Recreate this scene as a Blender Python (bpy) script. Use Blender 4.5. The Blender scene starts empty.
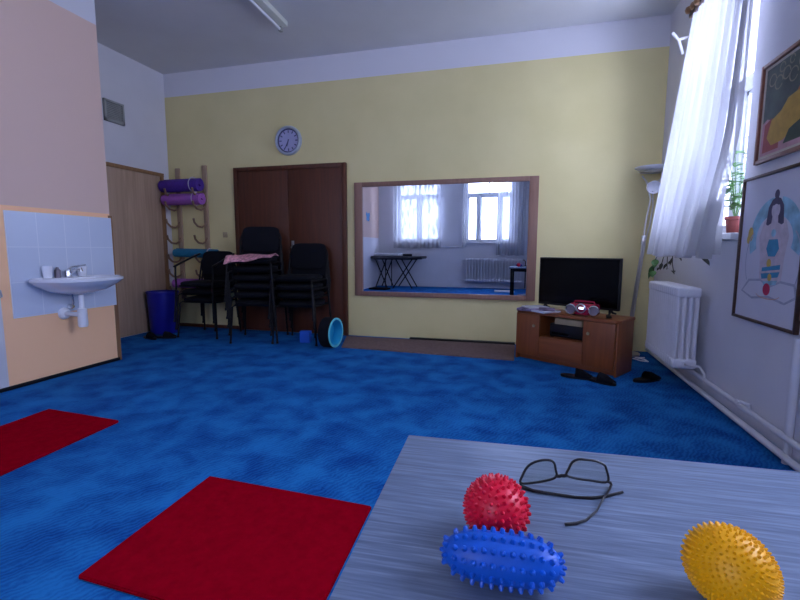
import bpy, bmesh, math, random
from math import radians as RAD, sin, cos, pi
from mathutils import Vector, Matrix
random.seed(7)
scn = bpy.context.scene
C = scn.collection

# ------------------------------------------------------------------ materials
def new_mat(name):
    m = bpy.data.materials.new(name); m.use_nodes = True
    nt = m.node_tree; nt.nodes.clear()
    out = nt.nodes.new('ShaderNodeOutputMaterial')
    return m, nt, out
def nd(nt, kind, **kw):
    n = nt.nodes.new(kind)
    for k, v in kw.items():
        if k in n.inputs: n.inputs[k].default_value = v
        else: setattr(n, k, v)
    return n
def ramp(nt, fac, stops):
    r = nt.nodes.new('ShaderNodeValToRGB'); e = r.color_ramp.elements
    while len(e) < len(stops): e.new(0.5)
    for el, (p, c) in zip(e, stops):
        el.position = p; el.color = (*c, 1)
    nt.links.new(fac, r.inputs[0]); return r.outputs[0]
def simple(name, col, rough=.5, metal=0, var=0.0, scale=8, bump=0, bscale=60, spec=.5, coat=0, stretch=(1,1,1)):
    m, nt, out = new_mat(name)
    p = nd(nt, 'ShaderNodeBsdfPrincipled', Roughness=rough, Metallic=metal)
    p.inputs['Specular IOR Level'].default_value = spec
    p.inputs['Coat Weight'].default_value = coat
    p.inputs['Base Color'].default_value = (*col, 1)
    tc = nd(nt, 'ShaderNodeTexCoord'); mp = nd(nt, 'ShaderNodeMapping'); mp.inputs['Scale'].default_value = stretch
    nt.links.new(tc.outputs['Object'], mp.inputs[0])
    if var:
        n = nd(nt, 'ShaderNodeTexNoise', Scale=scale, Detail=5.0)
        nt.links.new(mp.outputs[0], n.inputs['Vector'])
        lo = tuple(max(0, c*(1-var)) for c in col); hi = tuple(min(1, c*(1+var)) for c in col)
        nt.links.new(ramp(nt, n.outputs['Fac'], [(.3, lo), (.7, hi)]), p.inputs['Base Color'])
    if bump:
        n2 = nd(nt, 'ShaderNodeTexNoise', Scale=bscale, Detail=3.0)
        nt.links.new(mp.outputs[0], n2.inputs['Vector'])
        b = nd(nt, 'ShaderNodeBump', Strength=bump, Distance=.01)
        nt.links.new(n2.outputs['Fac'], b.inputs['Height']); nt.links.new(b.outputs[0], p.inputs['Normal'])
    nt.links.new(p.outputs[0], out.inputs[0])
    return m
def wood(name, dark, light, rough=.45, axis='Z', scale=5, coat=0):
    m, nt, out = new_mat(name)
    p = nd(nt, 'ShaderNodeBsdfPrincipled', Roughness=rough); p.inputs['Coat Weight'].default_value = coat
    tc = nd(nt, 'ShaderNodeTexCoord'); mp = nd(nt, 'ShaderNodeMapping')
    s = [scale*6]*3; s['XYZ'.index(axis)] = scale*.35
    mp.inputs['Scale'].default_value = s
    nt.links.new(tc.outputs['Object'], mp.inputs[0])
    n = nd(nt, 'ShaderNodeTexNoise', Scale=1.0, Detail=6.0, Distortion=.6)
    nt.links.new(mp.outputs[0], n.inputs['Vector'])
    nt.links.new(ramp(nt, n.outputs['Fac'], [(.28, dark), (.72, light)]), p.inputs['Base Color'])
    nt.links.new(p.outputs[0], out.inputs[0])
    return m

WHITE = (.66, .65, .68)
M = {}
M['white_wall'] = simple('white_plaster', WHITE, .85, var=.03, scale=3, bump=.06, bscale=90)
M['ceiling'] = simple('ceiling_plaster', (.64, .64, .64), .9, var=.04, scale=2)

def back_wall_mat():                     # yellow paint up to a line, white band above it
    m, nt, out = new_mat('yellow_paint')
    p = nd(nt, 'ShaderNodeBsdfPrincipled', Roughness=.8)
    g = nd(nt, 'ShaderNodeNewGeometry'); sx = nd(nt, 'ShaderNodeSeparateXYZ')
    nt.links.new(g.outputs['Position'], sx.inputs[0])
    gt = nd(nt, 'ShaderNodeMath', operation='GREATER_THAN'); gt.inputs[1].default_value = 3.02
    nt.links.new(sx.outputs['Z'], gt.inputs[0])
    n = nd(nt, 'ShaderNodeTexNoise', Scale=2.5, Detail=6.0); nt.links.new(g.outputs['Position'], n.inputs['Vector'])
    y = ramp(nt, n.outputs['Fac'], [(.3, (.67, .58, .28)), (.7, (.72, .625, .315))])
    mx = nd(nt, 'ShaderNodeMix', data_type='RGBA')
    nt.links.new(gt.outputs[0], mx.inputs[0]); nt.links.new(y, mx.inputs[6]); mx.inputs[7].default_value = (*WHITE, 1)
    nt.links.new(mx.outputs[2], p.inputs['Base Color'])
    n2 = nd(nt, 'ShaderNodeTexNoise', Scale=90.0); nt.links.new(g.outputs['Position'], n2.inputs['Vector'])
    b = nd(nt, 'ShaderNodeBump', Strength=.06, Distance=.01)
    nt.links.new(n2.outputs['Fac'], b.inputs['Height']); nt.links.new(b.outputs[0], p.inputs['Normal'])
    nt.links.new(p.outputs[0], out.inputs[0]); return m
M['yellow_wall'] = back_wall_mat()

def left_wall_mat():                     # pink above, orange band around the tiles, white corner by the door
    m, nt, out = new_mat('pink_and_orange_paint')
    p = nd(nt, 'ShaderNodeBsdfPrincipled', Roughness=.8)
    g = nd(nt, 'ShaderNodeNewGeometry'); sx = nd(nt, 'ShaderNodeSeparateXYZ')
    nt.links.new(g.outputs['Position'], sx.inputs[0])
    def gt(sock, v):
        q = nd(nt, 'ShaderNodeMath', operation='GREATER_THAN'); q.inputs[1].default_value = v
        nt.links.new(sx.outputs[sock], q.inputs[0]); return q.outputs[0]
    def mix(f, a, b):
        q = nd(nt, 'ShaderNodeMix', data_type='RGBA'); nt.links.new(f, q.inputs[0])
        for i, v in ((6, a), (7, b)):
            if isinstance(v, tuple): q.inputs[i].default_value = (*v, 1)
            else: nt.links.new(v, q.inputs[i])
        return q.outputs[2]
    low = mix(gt('Y', 2.375), (.68, .66, .70), (.95, .56, .31))
    up = mix(gt('Z', 3.01), (.69, .49, .40), WHITE)
    nt.links.new(mix(gt('Z', 1.375), low, up), p.inputs['Base Color'])
    n2 = nd(nt, 'ShaderNodeTexNoise', Scale=90.0); nt.links.new(g.outputs['Position'], n2.inputs['Vector'])
    b = nd(nt, 'ShaderNodeBump', Strength=.08, Distance=.01)
    nt.links.new(n2.outputs['Fac'], b.inputs['Height']); nt.links.new(b.outputs[0], p.inputs['Normal'])
    nt.links.new(p.outputs[0], out.inputs[0]); return m
M['pink_wall'] = left_wall_mat()

def carpet_mat():
    m, nt, out = new_mat('blue_carpet')
    p = nd(nt, 'ShaderNodeBsdfPrincipled', Roughness=.95); p.inputs['Specular IOR Level'].default_value = .1
    tc = nd(nt, 'ShaderNodeTexCoord')
    n = nd(nt, 'ShaderNodeTexNoise', Scale=4.6, Detail=4.0, Distortion=.3, Roughness=.5)
    nt.links.new(tc.outputs['Object'], n.inputs['Vector'])
    mp = nd(nt, 'ShaderNodeMapping'); mp.inputs['Rotation'].default_value = (0, 0, .5)
    nt.links.new(tc.outputs['Object'], mp.inputs[0])
    w = nd(nt, 'ShaderNodeTexWave', Scale=14.0, Distortion=9.0, Detail=3.0); w.inputs['Detail Scale'].default_value = 1.2
    nt.links.new(mp.outputs[0], w.inputs['Vector'])
    f = nd(nt, 'ShaderNodeTexNoise', Scale=70.0, Detail=4.0, Distortion=1.5); nt.links.new(tc.outputs['Object'], f.inputs['Vector'])
    a = nd(nt, 'ShaderNodeMath', operation='MULTIPLY_ADD'); a.inputs[1].default_value = .15
    nt.links.new(w.outputs['Fac'], a.inputs[0]); nt.links.new(n.outputs['Fac'], a.inputs[2])
    a2 = nd(nt, 'ShaderNodeMath', operation='MULTIPLY_ADD'); a2.inputs[1].default_value = .22
    nt.links.new(f.outputs['Fac'], a2.inputs[0]); nt.links.new(a.outputs[0], a2.inputs[2])
    nt.links.new(ramp(nt, a2.outputs[0], [(.46, (.003, .052, .235)), (.86, (.014, .165, .46))]), p.inputs['Base Color'])
    b = nd(nt, 'ShaderNodeBump', Strength=.35, Distance=.01)
    nt.links.new(a2.outputs[0], b.inputs['Height']); nt.links.new(b.outputs[0], p.inputs['Normal'])
    nt.links.new(p.outputs[0], out.inputs[0]); return m
M['carpet'] = carpet_mat()

def tile_mat():
    m, nt, out = new_mat('white_tiles')
    p = nd(nt, 'ShaderNodeBsdfPrincipled', Roughness=.18)
    tc = nd(nt, 'ShaderNodeTexCoord'); mp = nd(nt, 'ShaderNodeMapping')
    mp.inputs['Rotation'].default_value = (0, RAD(90), RAD(90))
    sx = nd(nt, 'ShaderNodeSeparateXYZ'); cx = nd(nt, 'ShaderNodeCombineXYZ')
    nt.links.new(tc.outputs['Object'], sx.inputs[0])
    nt.links.new(sx.outputs['Y'], cx.inputs[0]); nt.links.new(sx.outputs['Z'], cx.inputs[1])
    br = nd(nt, 'ShaderNodeTexBrick', offset=0.0, Scale=1.0)
    br.inputs['Mortar Size'].default_value = .003
    br.inputs['Brick Width'].default_value = .222; br.inputs['Row Height'].default_value = .268
    br.inputs['Color1'].default_value = (.54, .60, .72, 1); br.inputs['Color2'].default_value = (.57, .63, .74, 1)
    br.inputs['Mortar'].default_value = (.68, .72, .80, 1)
    nt.links.new(cx.outputs[0], br.inputs['Vector']); nt.links.new(br.outputs['Color'], p.inputs['Base Color'])
    nt.links.new(p.outputs[0], out.inputs[0]); return m
M['tile'] = tile_mat()

def table_mat():
    m, nt, out = new_mat('grey_oak_laminate')
    p = nd(nt, 'ShaderNodeBsdfPrincipled', Roughness=.5)
    tc = nd(nt, 'ShaderNodeTexCoord'); mp = nd(nt, 'ShaderNodeMapping'); mp.inputs['Scale'].default_value = (5.0, 130, 20)
    nt.links.new(tc.outputs['Object'], mp.inputs[0])
    n = nd(nt, 'ShaderNodeTexNoise', Scale=1.0, Detail=7.0, Distortion=.25, Roughness=.62); nt.links.new(mp.outputs[0], n.inputs['Vector'])
    mp2 = nd(nt, 'ShaderNodeMapping'); mp2.inputs['Scale'].default_value = (16.0, 300, 60)
    nt.links.new(tc.outputs['Object'], mp2.inputs[0])
    n2 = nd(nt, 'ShaderNodeTexNoise', Scale=1.0, Detail=3.0); nt.links.new(mp2.outputs[0], n2.inputs['Vector'])
    a = nd(nt, 'ShaderNodeMath', operation='MULTIPLY_ADD'); a.inputs[1].default_value = .5
    nt.links.new(n2.outputs['Fac'], a.inputs[0]); nt.links.new(n.outputs['Fac'], a.inputs[2])
    nt.links.new(ramp(nt, a.outputs[0], [(.42, (.055, .075, .125)), (.74, (.118, .160, .245)), (1.0, (.20, .26, .37))]), p.inputs['Base Color'])
    b = nd(nt, 'ShaderNodeBump', Strength=.08, Distance=.003)
    nt.links.new(a.outputs[0], b.inputs['Height']); nt.links.new(b.outputs[0], p.inputs['Normal'])
    nt.links.new(p.outputs[0], out.inputs[0]); return m
M['table'] = table_mat()

def sheer(name, clear, col=(.36, .36, .39), lace=0.0, dcol=(.75, .75, .78)):
    m, nt, out = new_mat(name)
    t = nd(nt, 'ShaderNodeBsdfTransparent'); tr = nd(nt, 'ShaderNodeBsdfTranslucent'); d = nd(nt, 'ShaderNodeBsdfDiffuse')
    tr.inputs[0].default_value = (*col, 1); d.inputs[0].default_value = (*dcol, 1)
    m1 = nd(nt, 'ShaderNodeMixShader'); m1.inputs[0].default_value = .5
    nt.links.new(tr.outputs[0], m1.inputs[1]); nt.links.new(d.outputs[0], m1.inputs[2])
    m2 = nd(nt, 'ShaderNodeMixShader'); m2.inputs[0].default_value = 1-clear
    nt.links.new(t.outputs[0], m2.inputs[1]); nt.links.new(m1.outputs[0], m2.inputs[2])
    if lace:
        tc = nd(nt, 'ShaderNodeTexCoord'); mp = nd(nt, 'ShaderNodeMapping')
        mp.inputs['Scale'].default_value = (9, 9, 3.5)
        nt.links.new(tc.outputs['Object'], mp.inputs[0])
        v = nd(nt, 'ShaderNodeTexVoronoi', Scale=1.0); nt.links.new(mp.outputs[0], v.inputs['Vector'])
        mr = nd(nt, 'ShaderNodeMapRange'); mr.inputs['From Min'].default_value = .2; mr.inputs['From Max'].default_value = .6
        mr.inputs['To Min'].default_value = 1-clear+lace; mr.inputs['To Max'].default_value = 1-clear-lace
        nt.links.new(v.outputs['Distance'], mr.inputs[0]); nt.links.new(mr.outputs[0], m2.inputs[0])
    nt.links.new(m2.outputs[0], out.inputs[0]); return m
M['sheer'] = sheer('sheer_white_voile', .15, col=(.32, .32, .34))
M['lace'] = sheer('white_lace', .05, col=(.24, .24, .25), lace=.045)
def glass_mat(name, tint=(1, 1, 1), refl=.06):
    m, nt, out = new_mat(name)
    t = nd(nt, 'ShaderNodeBsdfTransparent'); t.inputs[0].default_value = (*tint, 1)
    g = nd(nt, 'ShaderNodeBsdfGlossy', Roughness=.02)
    mx = nd(nt, 'ShaderNodeMixShader'); mx.inputs[0].default_value = refl
    nt.links.new(t.outputs[0], mx.inputs[1]); nt.links.new(g.outputs[0], mx.inputs[2]); nt.links.new(mx.outputs[0], out.inputs[0]); return m
M['glass'] = glass_mat('window_glass')
M['lens'] = glass_mat('spectacle_lens', (.93, .94, .92), .06)
M['mirror'] = simple('mirror_silver', (.66, .72, .80), .0, 1)
def emit(name, col, s):
    m, nt, out = new_mat(name); e = nd(nt, 'ShaderNodeEmission', Strength=s); e.inputs[0].default_value = (*col, 1)
    nt.links.new(e.outputs[0], out.inputs[0]); return m
M['display'] = emit('lit_display', (.5, .75, 1), 1.6)
S = simple
M['mirror_frame'] = wood('mirror_frame_wood', (.22, .115, .08), (.29, .155, .11), .5)
M['dark_brown'] = wood('dark_brown_veneer', (.062, .015, .004), (.105, .027, .008), .5)
M['door_wood'] = wood('grey_brown_veneer', (.38, .255, .165), (.50, .345, .235), .5)
M['trim_wood'] = wood('brown_trim', (.22, .11, .05), (.30, .16, .07), .5)
M['cab_wood'] = wood('alder_veneer', (.21, .058, .014), (.30, .085, .022), .4, axis='X')
M['cab_wood_v'] = wood('alder_veneer_upright', (.21, .058, .014), (.30, .085, .022), .4)
M['rack_wood'] = wood('rack_pine', (.30, .20, .13), (.42, .29, .19), .6)
M['peg_wood'] = S('peg_brown', (.22, .13, .08), .5, var=.1)
M['black_fabric'] = S('black_fabric', (.004, .0045, .008), .9, var=.15, scale=60, bump=.1, bscale=400, spec=.2)
M['black_metal'] = S('black_metal', (.006, .006, .008), .5, var=.1, spec=.2)
M['black_plastic'] = S('black_plastic', (.006, .006, .008), .45, var=.1, spec=.3)
M['screen'] = S('tv_screen', (.0015, .0015, .002), .15, var=.1, spec=.12)
M['chrome'] = S('chrome', (.75, .76, .78), .18, 1, var=.03)
M['steel'] = S('brushed_steel', (.55, .55, .58), .3, 1, var=.05)
M['porcelain'] = S('porcelain', (.72, .74, .80), .12, var=.01, coat=.5)
M['white_plastic'] = S('white_plastic', (.75, .76, .80), .35, var=.02)
M['white_enamel'] = S('white_enamel', (.70, .69, .72), .4, var=.03)
M['window_paint'] = S('white_window_paint', (.62, .63, .66), .45, var=.03)
M['bin_blue'] = S('blue_bin_plastic', (.010, .012, .30), .4, var=.06)
M['red_mat'] = S('red_felt', (.28, .001, .010), .95, var=.12, scale=30, bump=.3, bscale=500, spec=.0)
M['brown_mat'] = S('brown_grey_mat', (.19, .13, .12), .95, var=.15, scale=40, bump=.3, bscale=300, spec=.1)
M['purple'] = S('purple_foam', (.065, .018, .26), .7, var=.12, scale=30)
M['lilac'] = S('lilac_foam', (.34, .10, .42), .7, var=.1, scale=30)
M['teal'] = S('teal_foam', (.004, .15, .27), .7, var=.1, scale=30)
M['band'] = S('pale_band', (.45, .40, .48), .7, var=.05)
M['wheel_teal'] = S('turquoise_foam', (.012, .34, .56), .55, var=.05)
M['wheel_rim'] = S('light_turquoise', (.14, .62, .68), .5, var=.04)
M['block_blue'] = S('blue_foam', (.006, .10, .55), .7, var=.06)
M['ball_red'] = S('red_rubber', (.60, .002, .030), .42, var=.05, spec=.35)
M['ball_blue'] = S('blue_rubber', (.001, .082, .47), .45, var=.05, spec=.35)
M['ball_yellow'] = S('yellow_rubber', (.80, .38, .001), .45, var=.05, spec=.3)
M['glasses'] = S('black_acetate', (.004, .004, .007), .35, var=.1)
M['boombox'] = S('red_plastic', (.35, .010, .045), .25, var=.05, coat=.4)
M['speaker'] = S('grey_speaker_mesh', (.22, .19, .24), .5, .3, var=.1)
M['paper'] = S('white_paper', (.62, .62, .66), .8, var=.04)
M['paper2'] = S('printed_paper', (.20, .15, .24), .7, var=.7, scale=18)
M['beige'] = S('beige_card', (.40, .31, .18), .7, var=.06)
M['cream_paint'] = S('cream_light', (.68, .70, .62), .4, var=.03)
M['vent'] = S('grey_vent', (.30, .31, .29), .6, var=.08)
M['clock_rim'] = S('grey_clock_rim', (.40, .45, .52), .3, .3, var=.04)
M['clock_face'] = S('clock_face', (.38, .38, .58), .4, var=.03)
M['clock_dark'] = S('clock_dark', (.05, .05, .12), .5, var=.1)
M['pink_cloth'] = S('pink_print_cloth', (.60, .27, .31), .9, var=.6, scale=26)
M['leaf'] = S('leaf_green', (.08, .19, .05), .5, var=.3, scale=30)
M['leaf_dark'] = S('leaf_dark', (.045, .045, .035), .6, var=.3, scale=30)
M['pot'] = S('red_brown_pot', (.30, .06, .05), .5, var=.1)
M['soil'] = S('soil', (.03, .02, .014), .95, var=.3)
M['frame_red'] = wood('red_brown_frame', (.16, .05, .03), (.24, .085, .05), .4)
M['frame_dark'] = wood('dark_frame', (.045, .022, .015), (.08, .04, .03), .4)
M['mount'] = S('picture_mount', (.52, .45, .36), .8, var=.03)
M['draw_paper'] = S('drawing_paper', (.58, .58, .66), .7, var=.03, scale=6)
def cm(n, c): return S(n, c, .75, var=.12, scale=25)
M['p_green'] = S('painted_grey_green', (.085, .105, .085), .75, var=.35, scale=9)
M['p_yellow'] = cm('painted_ochre', (.50, .30, .05)); M['p_orange'] = cm('painted_orange', (.50, .13, .05))
M['p_red'] = cm('painted_red', (.34, .07, .06)); M['p_pink'] = cm('painted_pink', (.48, .26, .28))
M['p_dark'] = cm('painted_dark_green', (.05, .075, .05)); M['p_line'] = cm('painted_line', (.26, .23, .16))
M['d_aqua'] = S('pencil_aqua', (.26, .48, .60), .75, var=.3, scale=14); M['d_blue'] = cm('pencil_blue', (.04, .25, .42)); M['d_hair'] = cm('pencil_dark', (.08, .07, .13))
M['d_skin'] = cm('pencil_pale', (.55, .48, .54)); M['d_yellow'] = cm('pencil_yellow', (.55, .38, .10)); M['d_red'] = cm('pencil_red', (.50, .02, .08))
M['d_line'] = cm('pencil_line', (.36, .38, .48)); M['d_orange'] = cm('pencil_orange', (.55, .33, .28))
M['orn_blue'] = S('blue_paper', (.10, .32, .60), .7, var=.1)
M['massage_top'] = S('dark_vinyl', (.020, .020, .030), .4, var=.1)

# ------------------------------------------------------------------ mesh builder
class MB:
    def __init__(s): s.bm = bmesh.new(); s.mi = 0
    def _new(s, before):
        for f in s.bm.faces:
            if f not in before: f.material_index = s.mi
    def box(s, x0, y0, z0, x1, y1, z1, bev=0, seg=2, mat=None):
        b = bmesh.new(); bmesh.ops.create_cube(b, size=1)
        bmesh.ops.scale(b, vec=(x1-x0, y1-y0, z1-z0), verts=b.verts)
        bmesh.ops.translate(b, vec=((x0+x1)/2, (y0+y1)/2, (z0+z1)/2), verts=b.verts)
        if bev: bmesh.ops.bevel(b, geom=b.edges[:], offset=bev, segments=seg, affect='EDGES', profile=.5)
        s.merge(b, mat); return s
    def merge(s, b, mat=None):
        if mat is not None: bmesh.ops.transform(b, matrix=mat, verts=b.verts)
        for f in b.faces: f.material_index = s.mi
        me = bpy.data.meshes.new('t'); b.to_mesh(me); b.free()
        s.bm.from_mesh(me); bpy.data.meshes.remove(me)
    def tube(s, pts, r, n=8, cap=True, closed=False, flat=1.0):
        b = bmesh.new(); P = [Vector(p) for p in pts]; rings = []
        R = r if isinstance(r, (list, tuple)) else [r]*len(P)
        up = None
        for i, p in enumerate(P):
            if closed: t = P[(i+1) % len(P)]-P[i-1]
            else: t = P[min(i+1, len(P)-1)]-P[max(i-1, 0)]
            t.normalize()
            if up is None: up = Vector((0, 0, 1)) if abs(t.z) < .9 else Vector((0, 1, 0))
            sd = t.cross(up).normalized(); up = sd.cross(t).normalized()
            rings.append([b.verts.new(p+sd*cos(2*pi*k/n)*R[i]+up*sin(2*pi*k/n)*R[i]*flat) for k in range(n)])
        m = len(rings)
        for i in range(m if closed else m-1):
            a, c = rings[i], rings[(i+1) % m]
            for k in range(n): b.faces.new((a[k], a[(k+1) % n], c[(k+1) % n], c[k]))
        if cap and not closed:
            b.faces.new(rings[0][::-1]); b.faces.new(rings[-1])
        s.merge(b); return s
    def lathe(s, prof, n=32, mat=None, sx=1, sy=1):
        b = bmesh.new(); rings = []
        for r, z in prof:
            if r < 1e-6: rings.append([b.verts.new((0, 0, z))])
            else: rings.append([b.verts.new((r*cos(2*pi*k/n)*sx, r*sin(2*pi*k/n)*sy, z)) for k in range(n)])
        for a, c in zip(rings, rings[1:]):
            for k in range(n):
                v = [a[k % len(a)], a[(k+1) % n % len(a)] if len(a) > 1 else None, c[(k+1) % n % len(c)] if len(c) > 1 else None, c[k % len(c)]]
                v = [q for q in v if q]
                if len(v) > 2: b.faces.new(v)
        bmesh.ops.recalc_face_normals(b, faces=b.faces)
        s.merge(b, mat); return s
    def prism(s, poly, d, mat=None, bev=0):       # poly in xy, from z=0 to d
        b = bmesh.new(); f = b.faces.new([b.verts.new((x, y, 0)) for x, y in poly])
        r = bmesh.ops.extrude_face_region(b, geom=[f])
        bmesh.ops.translate(b, vec=(0, 0, d), verts=[v for v in r['geom'] if isinstance(v, bmesh.types.BMVert)])
        bmesh.ops.recalc_face_normals(b, faces=b.faces)
        if bev: bmesh.ops.bevel(b, geom=b.edges[:], offset=bev, segments=2, affect='EDGES')
        s.merge(b, mat); return s
    def grid(s, fn, nu, nv):
        b = bmesh.new(); V = [[b.verts.new(fn(i/nu, j/nv)) for j in range(nv+1)] for i in range(nu+1)]
        for i in range(nu):
            for j in range(nv): b.faces.new((V[i][j], V[i+1][j], V[i+1][j+1], V[i][j+1]))
        s.merge(b); return s
    def build(s, name, mats, parent=None, smooth=35, loc=None, rotz=0):
        me = bpy.data.meshes.new(name); s.bm.to_mesh(me); s.bm.free()
        for m in (mats if isinstance(mats, (list, tuple)) else [mats]): me.materials.append(m)
        if smooth:
            for p in me.polygons: p.use_smooth = True
            me.set_sharp_from_angle(angle=RAD(smooth))
        o = bpy.data.objects.new(name, me); C.objects.link(o)
        if parent: o.parent = parent
        if loc: o.location = loc
        o.rotation_euler.z = rotz
        return o
def tag(o, label, cat, group=None, kind=None):
    o['label'] = label; o['category'] = cat
    if group: o['group'] = group
    if kind: o['kind'] = kind
    return o
def struct(o, label=None, cat=None):
    o['kind'] = 'structure'
    if label: o['label'] = label
    if cat: o['category'] = cat
    return o
def thing(name, label, cat, loc=(0, 0, 0), rz=0, group=None):
    o = bpy.data.objects.new(name, None); C.objects.link(o); o.empty_display_size = .1
    o.location = loc; o.rotation_euler.z = rz
    return tag(o, label, cat, group)
def T(x, y, z): return Matrix.Translation((x, y, z))
def Rm(a, ax): return Matrix.Rotation(a, 4, ax)
def copy_tree(root, loc, rz, label, name=None):
    r = root.copy(); C.objects.link(r); r.location = loc; r.rotation_euler.z = rz; r['label'] = label
    for ch in root.children:
        c = ch.copy(); C.objects.link(c); c.parent = r
        for g in ch.children:
            d = g.copy(); C.objects.link(d); d.parent = c
    return r

# ------------------------------------------------------------------ room
XL, XR, YB, YF, ZC = -3.665, 1.338, 5.08, -2.3, 3.31
XA, XF = -4.556, -3.97
o = MB().box(XA-.3, YF-.5, -.2, XR+.5, YB+.3, 0).build('floor', M['carpet']); struct(o, 'blue mottled carpet floor', 'floor')
o = MB().box(XA-.3, YF-.5, ZC, XR+.5, YB+.3, ZC+.2).build('ceiling', M['ceiling']); struct(o, 'pale grey plaster ceiling', 'ceiling')
o = MB().box(XA-.3, YB, 0, XR+.5, YB+.3, ZC).build('wall_back', M['yellow_wall']); struct(o, 'yellow painted back wall with white band on top', 'wall')
o = MB().box(XA-.3, 3.33, 0, XA, YB, ZC).build('wall_alcove', M['white_wall']); struct(o, 'white alcove wall beside the back wall', 'wall')
o = MB().box(XA-.3, 1.5, 0, XL, 3.33, ZC).build('wall_left', M['pink_wall']); struct(o, 'pink and orange painted wall behind the washbasin', 'wall')
o = MB().box(XA-.3, YF, 0, XF, 1.5, ZC).build('wall_left_front', M['pink_wall']); struct(o, 'pink wall seen at the left edge of the mirror', 'wall')
WY0, WY1, WZ0, WZ1 = 3.30, 4.42, 1.17, 2.90
m = MB(); T0, T1 = XR, XR+.5
VY0, VY1 = .45, 1.75
m.box(T0, YF-.5, 0, T1, VY0, ZC).box(T0, VY1, 0, T1, WY0, ZC).box(T0, VY0, 0, T1, VY1, WZ0).box(T0, VY0, WZ1, T1, VY1, ZC)
m.box(T0, WY1, 0, T1, YB, ZC).box(T0, WY0, 0, T1, WY1, WZ0).box(T0, WY0, WZ1, T1, WY1, ZC)
struct(m.build('wall_right', M['white_wall']), 'white wall with window and pictures', 'wall')
W1 = (-3.42, -2.18, 1.28, 2.92); W2 = (-1.47, -.22, 1.26, 2.92)
m = MB(); y0, y1 = YF-.45, YF
m.box(XF-.3, y0, 0, W1[0], y1, ZC).box(W1[1], y0, 0, W2[0], y1, ZC).box(W2[1], y0, 0, XR, y1, ZC)
for w in (W1, W2): m.box(w[0], y0, 0, w[1], y1, w[2]).box(w[0], y0, w[3], w[1], y1, ZC)
struct(m.build('wall_front', M['white_wall']), 'white window wall reflected in the mirror', 'wall')
# baseboards / trims
struct(MB().box(XL, 1.5, 0, XL+.008, 3.33, .03, .002).build('baseboard_left', M['black_plastic']), 'thin dark skirting under the orange wall', 'skirting')
struct(MB().box(-4.5, YB-.012, 0, -3.56, YB, .045, .003).build('baseboard_back', M['dark_brown']), 'dark skirting behind the chairs', 'skirting')
struct(MB().box(XL-.03, 3.33, 0, XL+.006, 3.352, 1.36, .003).box(XL-.004, 3.312, 0, XL+.006, 3.335, 1.36, .003).build('trim_1', M['trim_wood']), 'brown wooden corner strip beside the tiles', 'trim')

# windows ---------------------------------------------------------
def window(name, x0, x1, z0, z1, mull, transom, place, label, sill_out=.12):
    """built in a local frame: x along the wall, +y outward, y=0 the inner wall face"""
    root = bpy.data.objects.new(name, None); C.objects.link(root); struct(root, label, 'window')
    root.matrix_world = place
    f = MB(); d0, d1 = .17, .25; t = .05
    f.box(x0, d0, z0, x0+t, d1, z1, .005).box(x1-t, d0, z0, x1, d1, z1, .005).box(x0, d0, z0, x1, d1, z0+t, .005).box(x0, d0, z1-t, x1, d1, z1, .005)
    f.box(x0, d0-.01, transom-.05, x1, d1, transom+.05, .008)
    for mx, w in mull: f.box(mx-w/2, d0-.01, z0, mx+w/2, d1, transom, .006)
    mid = (x0+x1)/2
    f.box(mid-.02, d0, transom, mid+.02, d1, z1, .005)
    f.build('window_frame', M['window_paint'], root)
    edges = [x0]+[q[0] for q in mull]+[x1]
    for a, b in zip(edges, edges[1:]):
        s = MB(); q = .035
        aa, bb = a+.045, b-.045
        s.box(aa, d0+.01, z0+.045, aa+q, d1-.02, transom-.045, .004).box(bb-q, d0+.01, z0+.045, bb, d1-.02, transom-.045, .004)
        s.box(aa, d0+.01, z0+.045, bb, d1-.02, z0+.045+q, .004).box(aa, d0+.01, transom-.045-q, bb, d1-.02, transom-.045, .004)
        so = s.build('sash', M['window_paint'], root)
        MB().box(aa, d0+.035, z0+.05, bb, d0+.039, transom-.05).build('pane', M['glass'], so, 0)
    for a, b in ((x0, mid), (mid, x1)):
        MB().box(a+.02, d0+.035, transom+.03, b-.01, d0+.039, z1-.04).build('pane', M['glass'], root, 0)
    MB().box(x0-.05*(sill_out > .06), -sill_out, z0-.045, x1+.05*(sill_out > .06), .0, z0, .008).box(x0, -.001, z0-.02, x1, d0, z0, .003).build('window_sill', M['window_paint'], root)
    return root
PF = T(0, YF, 0) @ Rm(pi, 'Z')           # front wall: local +y points to -Y, local x = -X
window('window_1', -W1[1], -W1[0], W1[2], W1[3], [(2.80, .10)], 2.55, PF, 'left window in the mirror behind a lace curtain', .10)
window('window_2', -W2[1], -W2[0], W2[2], W2[3], [(.56, .12), (1.12, .08)], 2.55, PF, 'right window in the mirror with sheer curtain on one side', .10)
PR = T(XR, 0, 0) @ Rm(-pi/2, 'Z')        # right wall: local +y points to +X, local x = -Y
window('window_3', -WY1, -WY0, WZ0, WZ1, [(-3.86, .10)], 2.22, PR, 'tall window in the white right wall behind the sheer curtain', .05)
window('window_4', -VY1, -VY0, WZ0, WZ1, [(-(VY0+VY1)/2, .10)], 2.22, PR, 'second tall window of the right wall beside the foreground table', .10)

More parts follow.
